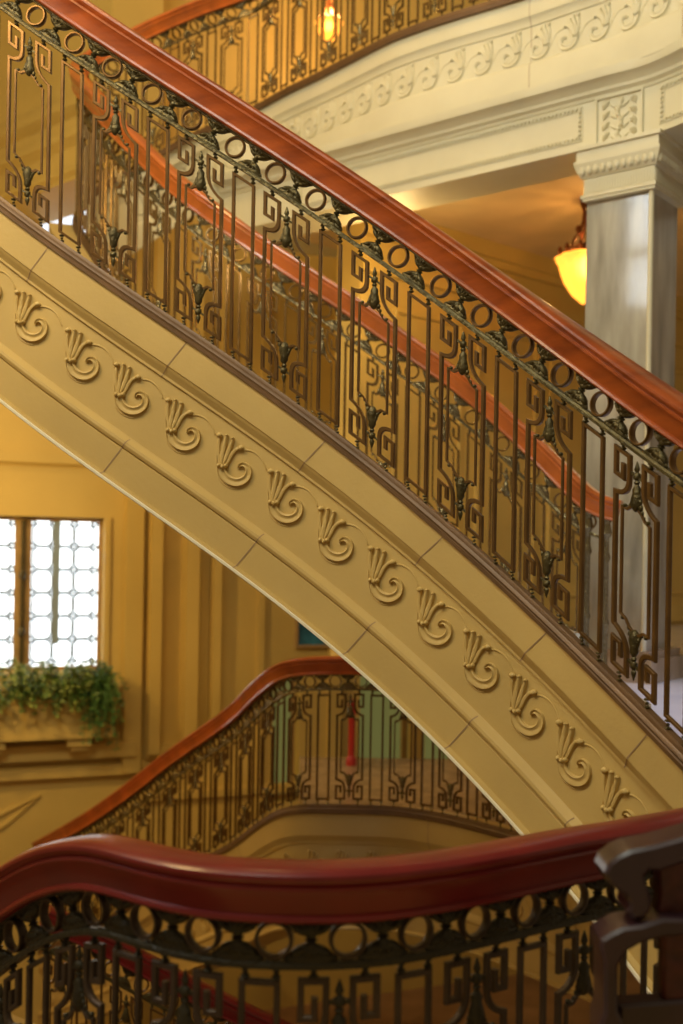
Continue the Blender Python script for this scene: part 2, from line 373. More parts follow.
# ------------------------------------------------------------------ inner railing: upper landing, turn, and far side of the main flight
up=[(800,4.7),(740,5.08),(683,5.36),(657,5.48),(618,5.66),(560,5.88),(525,6.02),(440,6.33),(405,6.49),(391,6.56),(351,6.85),(320,7.09),(285,7.36)]
pts=[WZ(x,3.03,d) for x,d in up]
pts+=[WZ(250,2.99,7.6),WZ(207,2.81,7.45),WZ(166,2.57,7.2),WZ(125,2.36,7.05)]
turn=[(93,2.21,6.95),(79,2.05,6.78),(75,1.92,6.6),(82,1.78,6.4),(95,1.62,6.2)]
pts+=[WZ(*(x,z,d)) for x,z,d in turn]
iu=len(pts)
for x,y,d in [(110,110,6.03),(137,137,5.85),(163,163,5.72),(191,184,5.6),(220,207,5.55),(263,236,5.5),(340,286,5.45),(398,327,5.4),(440,356,5.35),(493,401,5.3),(547,451,5.2),(579,483,5.1),(611,495,5.05)]:
    p=W(x,y,d); p.z-=.935; pts.append(p)
pts[-1].z=EZ-.64; pts[-2].z=min(pts[-2].z,EZ-.56)
INN=Path(pts,smooth=40,side=-1)
bend=INN.find(75,0); print('INN L',INN.L,'proj end',proj(INN.at(INN.L)))
railing(INN,.05,INN.L-.02,tuple(INN.at(INN.L)),'far inner railing turning sharply at top left behind the large flight',(mat('lit_mahogany',(.50,.125,.020),.28,var=.3,vscale=9,coat=.5),BRONZELIT,BRONZEDLIT,SHOE),.1,.1465,.1,.306)  # orange tone is light painted onto the red mahogany
ir=[o for o in bpy.data.objects if o.name=='stair_railing.001'][0]
mb=MB()
for de in (.0,.085):
    pe=INN.at(INN.L-.02-de); rb=.016
    mb.lathe([(.024,0),(.024,.05),(rb,.06),(rb,.30),(.022,.32),(rb,.34),(rb,.60),(.024,.62),(rb,.65),(rb,.71),(.03,.73),(.02,.78),(.03,.80)],lambda v: pe+v,10)
mb.build('end_post',BRONZEDLIT,ir,smooth=40)
# split inner path for the stone below it
qi=[Vector(v) for v in INN.q]
xs=[v.x for v in qi]; it=int(np.argmin(xs))
UP=Path(qi[:it+1],spline=False,side=-1); DN=Path(qi[it:],spline=False,side=-1)
UPP=[(0,0),(0,-.10),(-.004,-.103),(-.010,-.115),(-.020,-.135),(-.020,-.145),(-.028,-.150),(-.028,-.345),(-.020,-.350),(-.014,-.355),(-.010,-.365),(-.010,-.515),(-.016,-.525)]
ul=thing('stone_landing',tuple(UP.at(UP.L/2,-.5)),'cream upper landing edge with scroll frieze above the column','landing')
stringer(ul,UP,UPP,-.22,0,UP.L-.25,STONE2,[(UP.find(x),0,12) for x in (683,530)],name='fascia')
s=UP.find(683); k=0
while s+k*.1765<UP.L-.4: scroll(ul,UP,s+k*.1765-.09,-.168,-.028,STONE2,sg=1,k=.98); k+=1
mb=MB(); front=[UP.at(a,0,-.1) for a in UP.samples(0,UP.find(285),.1)]
poly=[(p.x,p.y) for p in front]+[(-.9,9.2),(.8,9.8),(4.0,9.8)]
mb.prism(poly,EZ+2.52,EZ+2.93); mb.build('landing_slab',STONE2,ul)
# outer stone of descending inner side and steps of the main flight
INP=[(0,0),(0,-.13),(-.02,-.15),(-.02,-.45),(0,-.46),(0,-.66)]
stringer(st,DN,INP,-.16,.15,DN.L,STONE,name='inner_stringer')
def s_of_z(path,z,off=0):
    S=path.S; zz=path.q[:,2]; i=int(np.argmin(np.abs(zz-z))); return S[i]
zlo=MAIN.q[-1][2]; zhi=min(MAIN.q[0][2],DN.q[8][2]); nst=12
hs=(zhi-zlo)/nst
for i in range(nst):
    za=zhi-hs*i; zb=za-hs
    a=MAIN.at(s_of_z(MAIN,za),0,-.04); b=MAIN.at(s_of_z(MAIN,zb),0,-.04)
    c=DN.at(s_of_z(DN,max(zb,DN.q[-1][2])),0,-.0); d=DN.at(s_of_z(DN,max(za,DN.q[-1][2])),0,-.0)
    if (c-d).length<.02: c=c+Vector((.12,-.05,0))*1
    mb=MB(); zt=za-.13; mb.prism([(a.x,a.y),(b.x,b.y),(c.x,c.y),(d.x,d.y)],zt-hs-.16,zt); mb.build('step',FLOORM,st)
# ------------------------------------------------------------------ lower landing beyond and its railing
lw=[(28,-3.15,8.9),(60,-2.93,8.5),(98,-2.835,8.15),(139,-2.54,7.8),(176,-2.27,7.5),(220,-1.99,7.1),(240,-1.857,6.9),(265,-1.66,6.6),(292,-1.53,6.37),(340,-1.5,6.28),(395,-1.5,6.26),(445,-1.5,6.1),(494,-1.5,5.85),(540,-1.5,5.6),(600,-1.5,5.3)]
lw[0]=(40,-3.25,8.75); lw[1]=(68,-3.04,8.42)
LOW=Path([WZ(*t) for t in lw],smooth=20)
railing(LOW,.02,LOW.L-.02,tuple(LOW.at(LOW.L/2)),'distant lower railing rising to a landing beyond the stone flight',(mat('orange_mahogany_lower',(.42,.085,.016),.28,var=.3,vscale=9,coat=.5),BRONZE,BRONZEDLIT,SHOE),.06,.1465,.15,.306)
ll=thing('stone_landing',tuple(LOW.at(LOW.L/2,-.6)),'lower stone landing edge with scroll frieze under the distant railing','landing')
stringer(ll,LOW,MAINP,-.22,0,LOW.L,STONE,[(LOW.find(x),0,7) for x in (240,430)],name='fascia')
k=0
while .1+k*.1765<LOW.L-.1: scroll(ll,LOW,.1+k*.1765,-.225,-.014,STONE,sg=1); k+=1
mb=MB(); fr=[LOW.at(a,0,-.12) for a in LOW.samples(LOW.find(292),LOW.L,.1)]
mb.prism([(p.x,p.y) for p in fr]+[(2.0,8.6),(-.3,8.6)],EZ-2.0,EZ-1.62); mb.build('landing_slab',BROWNM,ll)
for i in range(10):
    a0=LOW.find(292)-.05-.28*i; p=LOW.at(a0,0,-.2); q=LOW.at(max(a0-.28,0),0,-.2); zt=p.z-.10
    pr,T,N,m=LOW.frame(a0); pr2,T2,N2,m2=LOW.frame(max(a0-.28,0))
    if a0<.1: break
    r_=q-N2*1.2; w_=p-N*1.2
    mb=MB(); mb.prism([(p.x,p.y),(q.x,q.y),(r_.x,r_.y),(w_.x,w_.y)],zt-.5,zt); mb.build('step',STONE,ll)
# ------------------------------------------------------------------ flight below, seen through the front railing
bl=[(30,895,5.15),(95,925,5.25),(160,960,5.35),(235,997,5.45),(290,1022,5.5),(420,1085,5.6),(500,1130,5.7)]
pts=[]
for x,y,d in bl: p=W(x,y,d); p.z-=.93; pts.append(p)
BEL=Path(pts,smooth=10)
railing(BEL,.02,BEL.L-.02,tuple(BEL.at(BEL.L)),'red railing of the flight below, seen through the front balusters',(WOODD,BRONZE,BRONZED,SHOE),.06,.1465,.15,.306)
bs=thing('stone_staircase',tuple(BEL.at(0,-.6)),'stone flight underneath the lowest red railing','staircase')
stringer(bs,BEL,INP,-.9,-.05,BEL.L,STONE,name='stringer')
# ------------------------------------------------------------------ front railing and landing
fg=[(-95,-1.20,2.72),(-60,-1.075,2.62),(-20,-.955,2.51),(20,-.845,2.40),(54,-.772,2.31),(95,-.728,2.22),(139,-.725,2.14),(198,-.725,2.07),(274,-.725,2.045),(352.5,-.725,2.06),(416.8,-.725,2.11),(474,-.725,2.18),(523.6,-.725,2.256),(568,-.725,2.328),(611,-.725,2.39),(660,-.725,2.48),(720,-.725,2.60)]
FG=Path([WZ(x,z-.754,d) for x,z,d in fg],smooth=6)
rr0=FG.find(274,.75); rr1=FG.find(568,.75); rp=(rr1-rr0)/5; print('fg ring pitch',rp)
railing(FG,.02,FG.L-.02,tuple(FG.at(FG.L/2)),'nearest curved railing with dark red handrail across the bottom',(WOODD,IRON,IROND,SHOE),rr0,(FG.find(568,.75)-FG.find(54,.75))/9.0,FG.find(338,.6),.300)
fl=thing('stone_landing',tuple(FG.at(FG.L/2,-.3)),'nearest stone landing carrying the dark red front railing','landing')
mb=MB(); fr=[FG.at(a,0,.12) for a in FG.samples(FG.find(60),FG.L,.1)]
mb.prism([(p.x,p.y) for p in fr]+[(1.9,-.9),(-1.1,-.9)],-.30,0); mb.build('landing_slab',STONE,fl)
mb=MB(); sweep(mb,FG,[(.07,0),(.07,-.4),(-.09,-.4),(-.09,0)],0,FG.L,0,perp=False); mb.build('fascia',STONE,fl)
# ------------------------------------------------------------------ beam, column and capital
A=Vector((.781,-.625,0)); B=Vector((.625,.781,0))
bp=[WZ(x,2.15,d) for x,d in ((800,4.75),(740,5.12),(700,5.36),(655,5.6))]
c0=bp[-1]; bp+=[c0-A*t for t in (.3,.6,1.0,1.5,2.0,2.6,3.1)]
BM=Path(bp,smooth=8,side=-1)
bt=thing('stone_beam',tuple(BM.at(BM.find(655))),'cream panelled stone beam resting on the column at right','beam')
mb=MB(); sweep(mb,BM,[(0,0),(0,.245),(.008,.25),(.012,.262),(.030,.275),(.034,.290),(.060,.315),(.085,.325),(.09,.345),(.09,.372),(-.36,.372),(-.36,.05),(-.34,.05),(-.34,0)],0,BM.L,0,perp=False,ds=.05); mb.build('entablature',STONE2,bt,smooth=30)
def bead_rect(sa,sb,t0,t1,name):
    mb=MB(); f=lambda s,t,d: BM.at(s,t,d)
    n=max(2,int((sb-sa)/.15)+1)
    def loop(i): 
        a0,b0,c_,d_=sa+i,sb-i,t0+i,t1-i; m=12
        return [(a0+(b0-a0)*q/m,c_) for q in range(m)]+[(b0,c_+(d_-c_)*q/3) for q in range(3)]+[(b0-(b0-a0)*q/m,d_) for q in range(m)]+[(a0,d_-(d_-c_)*q/3) for q in range(3)]
    flat(mb,f,loop(.004),.007,.012,closed=True); flat(mb,f,loop(.028),.006,.010,closed=True)
    per=[]; x=sa+.016
    while x<sb-.014: per+= [(x,t0+.016),(x,t1-.016)]; x+=.024
    y=t0+.016
    while y<t1-.014: per+=[(sa+.016,y),(sb-.016,y)]; y+=.024
    for (x,y) in per:
        c=BM.at(x,y,.001); _,T,N,_m=BM.frame(x); mb.ell(c,T*.0105,Vector((0,0,.0105)),N*.014,6,4)
    mb.build(name,STONE2,bt,smooth=40)
bead_rect(BM.find(583,.2),BM.find(583,.2)+2.0,.045,.235,'panel_frame')
e0=BM.find(660,.2); bead_rect(max(e0-.75,.05),e0,.035,.235,'panel_frame')
# carved leaf block
sb0,sb1=BM.find(643,.2),BM.find(597,.2); mb=MB(); f=lambda s,t,d: BM.at(s,t,d)
flat(mb,f,[(sb0,.0),(sb1,.0),(sb1,.245),(sb0,.245)],.012,.03,closed=True)
cs=(sb0+sb1)/2; hw=(sb1-sb0)/2-.015
def blob(x,y,rx,ry,ang,h=.014):
    c=f(cs+x,.122+y,.0); _,T,N,_m=BM.frame(cs); e=T*math.cos(ang)+Vector((0,0,math.sin(ang))); g=-T*math.sin(ang)+Vector((0,0,math.cos(ang)))
    mb.ell(c,e*rx,g*ry,N*h,8,5)
for i in range(9):
    y=-.10+i*.024; blob(.012*math.sin(i*1.4),y,.020,.012,R(70+20*math.sin(i)),.016)
for sg in (-1,1):
    for i in range(4):
        y=-.085+i*.055
        for q in range(5):
            a=R(90-sg*50+ (q-2)*38); blob(sg*hw*.62+.017*math.cos(a),y+.017*math.sin(a),.013,.006,a,.014)
        blob(sg*hw*.30,y-.012,.026,.006,R(sg*35),.011)
        blob(sg*hw*.62,y,.007,.007,0,.018)
mb.build('carved_block',STONE2,bt,smooth=50)
co=thing('stone_column',(c0.x,c0.y,EZ-.65),'square polished marble column with carved capital at right','column')
def colM(v): return Vector((c0.x,c0.y,0))-A*v.x+B*v.y+Vector((0,0,v.z))   # x to the left along the face, y into the depth
cw=.385
def sq(mb,lo,hi,z0,z1,mi=0): mb.box((lo,lo,EZ+z0),(hi,hi,EZ+z1),colM,mi)
mb=MB(); sq(mb,0.03,cw,-.50,1.88); mb.build('shaft',[MARBLE,STONE2],co)
mb=MB(); mb.lathe([(.014,EZ-.5),(.014,EZ+1.88)],lambda v:colM(Vector((v.x+.022,v.y+.022,v.z))),10); mb.build('corner_bead',STONE2,co,smooth=60)
mb=MB()
for z0,z1,o in ((1.87,1.885,.008),(1.885,1.90,.016),(1.90,1.985,.004),(2.06,2.075,.045),(2.075,2.13,.035),(2.13,2.15,.05)): sq(mb,-o,cw+o,z0,z1)
def ov(z,o): return [colM(Vector((x,y,EZ+z))) for x,y in ((-o,-o),(cw+o,-o),(cw+o,cw+o),(-o,cw+o))]
mb.grid([ov(z,o) for z,o in ((1.985,.004),(1.99,.014),(2.00,.018),(2.03,.036),(2.06,.044))],closed_u=True)
for i in range(11):
    x=i*cw/10
    for face in (0,1):
        c=colM(Vector((x,-.030,EZ+2.025)) if face==0 else Vector((-.030,x,EZ+2.025))); a_=A if face==0 else B; nn=(-B if face==0 else A)
        mb.ell(c,a_*.017,nn*.014,Vector((0,0,.026)),8,6)
for i in range(26):
    x=.01+i*(cw-.02)/25
    mb.box((x-.004,-.009,EZ+1.91),(x+.004,.0,EZ+1.975),colM); mb.box((-.009,x-.004,EZ+1.91),(.0,x+.004,EZ+1.975),colM)
mb.build('capital',STONE2,co,smooth=40)
mb=MB(); sq(mb,-.05,cw+.05,-.65,-.53); sq(mb,-.02,cw+.02,-.53,-.49); mb.build('plinth',BROWNM,co)
# ------------------------------------------------------------------ room shell
def wallbox(name,p,q,th,z0,z1,m_,holes=()):
    """vertical wall from plan point p to q, with holes (u0,u1,z0,z1); thickness goes away from the viewer"""
    p=Vector((*p,0)); q=Vector((*q,0)); L=(q-p).length; T=(q-p)/L; N=Vector((T.y,-T.x,0))
    if N.y>0: N=-N
    M=lambda v: p+T*v.x-N*v.y+Vector((0,0,EZ+v.z)); mb=MB()
    us=sorted({0,L,*[h[0] for h in holes],*[h[1] for h in holes]}); zs=sorted({z0,z1,*[h[2] for h in holes],*[h[3] for h in holes]})
    for i in range(len(us)-1):
        for j in range(len(zs)-1):
            uc=(us[i]+us[i+1])/2; zc=(zs[j]+zs[j+1])/2
            if any(h[0]<uc<h[1] and h[2]<zc<h[3] for h in holes): continue
            mb.box((us[i],0,zs[j]),(us[i+1],th,zs[j+1]),M)
    mb.build(name,m_,kind='structure'); return M,p,T,N
W1p=Vector((-3.9,8.75)); W1T=Vector((.933,.361)).normalized()
def w1(px,py,off=0):       # wall coordinates (u,z) of an image point lying off in front of the window wall
    n=Vector((W1T.y,-W1T.x)); u_,v_=(px-CX)/F,(HY-py)/F; dx=u_*CR-v_*SR
    o=W1p+n*off; t=(o.dot(n))/(dx*n.x+n.y); P=Vector((dx*t,t)); return ((P-o).dot(W1T), t*(u_*SR+v_*CR))
a=w1(-60,515); b=w1(104,664)
win=(w1(-95,515)[0], w1(104,600)[0], w1(60,672)[1], w1(60,517)[1])
gw=(w1(285,0)[0],w1(312,0)[0],w1(300,800)[1],w1(300,672)[1]); gw2=(w1(372,0)[0],w1(472,0)[0],w1(400,805)[1],w1(400,672)[1])
uw=(w1(40,200)[0],w1(118,200)[0],w1(60,300)[1],w1(60,196)[1])
W1q=W1p+W1T*9
M1,P1_,T1,N1=wallbox('wall_back',W1p,W1q,.30,-4.2,6.5,WALL,[win,gw,gw2,uw])
def wpanel(name,h,glass,cols,rows,depth=.16,kindstr='window',lead=True,mull=None):
    u0,u1,z0,z1=h; mb=MB(); fr=.035
    for (a0,a1,b0,b1) in ((u0,u0+fr,z0,z1),(u1-fr,u1,z0,z1),(u0,u1,z0,z0+fr),(u0,u1,z1-fr,z1)): mb.box((a0,depth-.03,b0),(a1,depth+.03,b1),M1)
    if mull:
        for (m0,m1) in mull: mb.box((m0,depth-.04,z0),(m1,depth+.03,z1),M1)
    o=mb.build(name,FRAMEW,kind='structure')
    mb=MB(); mb.box((u0+.01,depth-.002,z0+.01),(u1-.01,depth+.008,z1-.01),M1); mb.build('pane',glass,o)
    return o
mu=[(w1(15,600)[0],w1(22,600)[0]),(w1(24.5,600)[0],w1(32,600)[0]),(win[0]+.9,win[0]+1.0)]
wo=wpanel('window_1',win,GLASSW,3,6,mull=mu)
def leading(parent,u0,u1,z0,z1,cols,rows,depth=.145):
    mb=MB(); cwid=(u1-u0)/cols; ch=(z1-z0)/rows; f=lambda s,t,d: M1(Vector((s,depth-d,t)))
    for i in range(cols):
        for j in range(rows):
            cx,cz=u0+(i+.5)*cwid,z0+(j+.5)*ch; a_,b_=cwid*.5,ch*.5
            pts=[(cx-a_*.92,cz-b_*.5),(cx-a_*.5,cz-b_*.92),(cx+a_*.5,cz-b_*.92),(cx+a_*.92,cz-b_*.5),(cx+a_*.92,cz+b_*.5),(cx+a_*.5,cz+b_*.92),(cx-a_*.5,cz+b_*.92),(cx-a_*.92,cz+b_*.5)]
            flat(mb,f,pts,.013,.012,closed=True)
    for i in range(cols+1):
        for j in range(rows+1):
            cx,cz=u0+i*cwid,z0+j*ch; flat(mb,f,[(cx-.026,cz),(cx,cz-.026),(cx+.026,cz),(cx,cz+.026)],.017,.016,closed=True)
    mb.build('leading',LEAD,parent)
leading(wo,w1(33,600)[0],w1(96,600)[0],w1(60,664)[1],w1(60,523)[1],3,6)
leading(wo,w1(-30,600)[0],w1(13,600)[0],w1(60,664)[1],w1(60,523)[1],2,6)
mb=MB(); mb.box((w1(54,600)[0],.12,w1(58,645)[1]),(w1(61,600)[0],.14,w1(58,521)[1]),M1); g_=mb.build('outside_upright',mat('grey_bar',(.25,.32,.38),.4),wo)  # stands in for a grey upright outside, placed before the pane
mb=MB(); hx=w1(23,600)[0]; mb.box((hx-.012,.08,w1(20,665)[1]),(hx+.012,.11,w1(20,520)[1]),M1); 
for yy in (575,632): c=M1(Vector((hx,.085,w1(20,yy)[1]))); mb.ell(c,Vector((.03,0,0)),Vector((0,.03,0)),Vector((0,0,.05)),8,5)
mb.build('espagnolette_bolt',BRONZED,wo,smooth=50)
g2=wpanel('window_2',gw,GREENW,1,3); g3=wpanel('window_3',gw2,GREENW,2,3,mull=[((gw2[0]+gw2[1])/2-.03,(gw2[0]+gw2[1])/2+.03)])
g4=wpanel('window_4',uw,mat('sky_lit_glass',(.6,.7,.8),.2,emis=(.75,.85,1.0),estr=1.3),1,2,mull=[((uw[0]+uw[1])/2-.03,(uw[0]+uw[1])/2+.03)])
# mouldings of the window wall
def trim(name,boxes,m_=WALL):
    mb=MB()
    for (u0,u1,z0,z1,o) in boxes:
        e=min(.012,o*.4); 
        mb.box((u0,-o,z0),(u1,.01,z1),M1); mb.box((u0-e,-o*.5,z0-e),(u1+e,.01,z1+e),M1)
    return mb.build(name,m_,kind='structure')
ux=lambda x,y=600: w1(x,y)[0]; uz=lambda x,y: w1(x,y)[1]
zt=uz(60,490); zb_=uz(60,775)
trim('trim_1',[(ux(124),ux(141),zb_,zt+.3,.09),(ux(-80),ux(140),zt+.22,zt+.30,.07),(win[0]-.1,ux(136),uz(60,757),uz(60,742),.13),(win[0]-.1,ux(141),uz(60,776),uz(60,766),.08),(ux(105),ux(109),win[2],win[3],.03)])
trim('trim_2',[(ux(148),ux(159),uz(150,752),3.2,.13),(ux(159),ux(163),uz(150,748),3.2,.04),(ux(183),ux(196),uz(190,742),3.2,.13),(ux(199),ux(203),uz(190,742),3.2,.03),(ux(148),ux(200),uz(150,757),uz(150,745),.07),(ux(211),ux(219),uz(190,752),3.2,.10)])
trim('trim_3',[(ux(258),ux(264),-3,3.2,.04),(ux(330),ux(342),-3,3.2,.06),(ux(412),ux(424),-3,3.2,.06),(ux(480),ux(492),-3,3.2,.06),(ux(140),ux(560),uz(300,790),uz(300,783),.05)])
# sloping wainscot panel below the window
mb=MB(); f=lambda s,t,d: M1(Vector((s,-d,t)))
q=[w1(-60,880),w1(-60,842),w1(8,812),w1(36,796),w1(10,830)]
flat(mb,f,[w1(-60,845),w1(4,812),w1(40,795),w1(8,822),w1(-60,868)],.03,.05,closed=True)
flat(mb,f,[w1(-60,905),w1(30,862),w1(62,842)],.05,.06); mb.build('trim_4',WALL,kind='structure')
# balcony beam upper left (parallel to the panelled beam)
p0=Vector((-3.4,9.2)); T3=Vector((.781,-.625))
ba=thing('stone_balcony',(-2.4,8.8,EZ+2.75),'upper left stone balcony beam with horizontal mouldings','balcony')
mb=MB(); p0=W(0,142,8.9); p1=W(80,107,8.28); dd=(p1-p0); dd.z=0; dd.normalize(); BP=Path([p0-dd*1.2,p0,p1,p1+dd*.35],smooth=0,side=1)
sweep(mb,BP,[(0,-.53),(0,-.5),(.03,-.47),(.03,-.44),(0,-.42),(0,-.28),(.02,-.25),(.05,-.22),(.05,-.17),(.015,-.15),(.015,-.06),(.05,-.03),(.07,0),(.07,.05),(0,.08),(0,2.6),(-.5,2.6),(-.5,-.53)],0,BP.L,0,perp=False,ds=.3); mb.build('beam_face',WALL,ba,smooth=30)
# wall under the beam, ceiling, cornice
W2d=Vector((.756,.655)); W2a=Vector((-.75,7.05))+W2d*1.12; W2b=W2a+W2d*5.2
M2,_,_,_=wallbox('wall_right',W2a,W2b,.25,-.9,2.42,WALL)
mb=MB()
for z0,z1,o in ((2.30,2.42,.10),(2.24,2.30,.06),(2.05,2.08,.02),(1.98,2.05,.035)): mb.box((0,-o,z0),(5.0,.0,z1),M2)
mb.build('trim_5',WALL,kind='structure')
mb=MB()
for (u0) in (.35,1.25,2.15,3.05,3.95):
    fl_=lambda s,t,d: M2(Vector((s,-d,t)))
    flat(mb,fl_,[(u0,-.35),(u0+.7,-.35),(u0+.7,1.75),(u0,1.75)],.035,.04,closed=True)
mb.box((0,-.03,-.62),(5.0,0,-.45),M2); mb.build('trim_6',WALL,kind='structure')
mb=MB(); bpv=[BM.at(a_,0,-.3) for a_ in BM.samples(0,BM.L-.3,.2)]
mb.prism([(p.x,p.y) for p in bpv]+[(-.7,8.3),(.3,9.2),(2.4,11),(6,11),(6,4.5)],EZ+2.42,EZ+2.5); mb.build('ceiling',mat('warm_plaster_ceiling',(.72,.55,.30),.7,var=.08),kind='structure')
e_=MAIN.at(END,0,-.0); f_=DN.at(DN.L,0,0)
mb=MB(); mb.prism([(e_.x-.02,e_.y-.25),(e_.x+.35,e_.y-.6),(5,2.4),(5,10.5),(3.2,10.4),(1.62,8.9),(f_.x+.05,f_.y+1.2),(f_.x-.05,f_.y+.02)],EZ-.95,EZ-.65); mb.build('floor',FLOORM,kind='structure')
# brown marble wall right of the column, the floor runs up to it
mb=MB(); cA=colM(Vector((.0,.42,0)))
wr=[WZ(672,-.65,5.9),WZ(760,-.65,5.1)]
M4,_,_,_=wallbox('wall_side',(wr[0].x+.16,wr[0].y+.2),(wr[1].x+1.6,wr[1].y-.6),.2,-.65,2.42,BROWNM)
mb=MB(); mb.prism([(-6,-2),(7,-2),(7,13),(-6,13)],EZ-4.4,EZ-4.2); mb.build('floor_lower',mat('brown_floor',(.35,.20,.11),.4,var=.3,vscale=3),kind='structure')
wallbox('wall_left',(-6,3),(-3.9,8.75),.3,-4.2,6.5,WALL)
# ------------------------------------------------------------------ lanterns
def lantern(px,py,d,zc,label,s=1.0,rings=True):
    c=W(px,py,d); base=Vector((c.x,c.y,c.z)); t=thing('pendant_lantern',tuple(base),label,'lamp')
    Mv=lambda v: base+v*s
    prof=[(.012,-.30),(.05,-.285),(.12,-.22),(.175,-.13),(.205,-.05),(.215,.0),(.235,.02),(.228,.03),(.20,.0),(.19,-.05),(.16,-.12),(.11,-.20),(.04,-.265),(.012,-.275)]
    mb=MB(); rows=[]
    for r,z in prof: rows.append([Mv(Vector((r*(1+.035*math.cos(12*a))*math.cos(a),r*(1+.035*math.cos(12*a))*math.sin(a),z))) for a in [2*math.pi*k/48 for k in range(48)]])
    mb.grid(rows,closed_u=True); mb.build('glass_bowl',AMBER,t,smooth=60)
    mb=MB(); mb.ell(Mv(Vector((0,0,-.03))),Vector((.075,0,0))*s,Vector((0,.075,0))*s,Vector((0,0,.09))*s,12,8); mb.build('bulb',AMBERC,t,smooth=80)
    mb=MB(); mb.lathe([(.19,.025),(.205,.03),(.21,.05),(.19,.065),(.175,.085),(.13,.10),(.06,.12),(.03,.14),(.03,.16)],Mv,24)
    for k in range(12): a=2*math.pi*k/12; mb.ell(Mv(Vector((.205*math.cos(a),.205*math.sin(a),.07))),Vector((.018,0,0))*s,Vector((0,.018,0))*s,Vector((0,0,.035))*s,6,4)
    mb.build('crown_rim',COPPER,t,smooth=50)
    mb=MB()
    for k in range(4):
        a=2*math.pi*k/4+.4; rows=[]
        for (r,z) in ((.15,.09),(.13,.14),(.085,.20),(.06,.27),(.055,.34),(.075,.385),(.06,.42),(.02,.43)):
            cc=Vector((r*math.cos(a),r*math.sin(a),z)); rows.append([Mv(cc+Vector((.010*math.cos(b),.010*math.sin(b),.006*math.sin(b*2)))) for b in [2*math.pi*q/6 for q in range(6)]])
        mb.grid(rows,closed_u=True,cap=True)
        mb.ell(Mv(Vector((.10*math.cos(a),.10*math.sin(a),.21))),Vector((.02,0,0))*s,Vector((0,.02,0))*s,Vector((0,0,.03))*s,6,4)
    mb.build('scroll_arms',COPPER,t,smooth=60)
    hh=(zc-(base.z-EZ))/s
    mb=MB(); mb.lathe([(.028,.10),(.02,.2),(.035,.30),(.018,.40),(.03,.43),(.010,.46),(.010,hh-.05),(.05,hh-.045),(.07,hh-.02),(.075,hh)],Mv,14); mb.build('stem',COPPER,t,smooth=50)
    mb=MB(); mb.lathe([(.004,-.36),(.014,-.345),(.02,-.33),(.010,-.315),(.03,-.30),(.04,-.285),(.02,-.27)],Mv,12); mb.build('finial',COPPER,t,smooth=50)
    return base
lb=lantern(590,262,7.5,2.42,'glowing amber glass lantern hanging beside the marble column')
lb2=lantern(329,24,9.2,6.3,'amber lantern glowing behind the upper landing railing',.5)
# ------------------------------------------------------------------ planter and plants
MP=lambda u,z,o: M1(Vector((u,-o,z)))
pl=thing('window_planter',tuple(MP(ux(60),uz(60,742),.2)),'long carved stone trough on the ledge under the leaded window','planter')
u0,u1=w1(-60,720,.2)[0],w1(116,720,.2)[0]; za,zb2=w1(60,737,.2)[1],w1(60,697,.2)[1]
mb=MB()
def slab(u0,u1,z0,z1,o0,o1): mb.box((u0,-o1,z0),(u1,-o0,z1),M1)
slab(u0,u1,za,za+.03,.06,.30); slab(u0,u1,za,zb2,.27,.30); slab(u0,u1,za,zb2,.06,.08); slab(u0,u0+.03,za,zb2,.06,.30); slab(u1-.03,u1,za,zb2,.06,.30)
slab(u0-.01,u1+.01,zb2-.03,zb2,.285,.315); slab(u0-.01,u1+.01,za,za+.03,.285,.315)
mb.build('trough',WALL,pl)
mb=MB(); n=9
for i in range(n):
    uc=u0+.12+i*(u1-u0-.24)/(n-1)
    rows=[]
    flat(mb,lambda s,t,d: M1(Vector((s,-.30-d,t))),[(uc+.055*math.cos(a)*(1-a/16),(za+zb2)/2+.055*math.sin(a)*(1-a/16)) for a in [q*.5 for q in range(22)]],.014,.02)
mb.build('carved_scrollwork',WALL,pl)
mb=MB()
for uc in (u0+.4,ux(75,745)): 
    mb.box((uc-.10,-.28,za-.07),(uc+.10,-.08,za),M1); mb.box((uc-.07,-.25,za-.11),(uc+.07,-.08,za-.07),M1)
mb.build('foot',WALL,pl)
mb=MB(); mb.box((u0+.03,-.27,zb2-.06),(u1-.03,-.08,zb2-.03),M1); mb.build('soil',SOIL,pl)
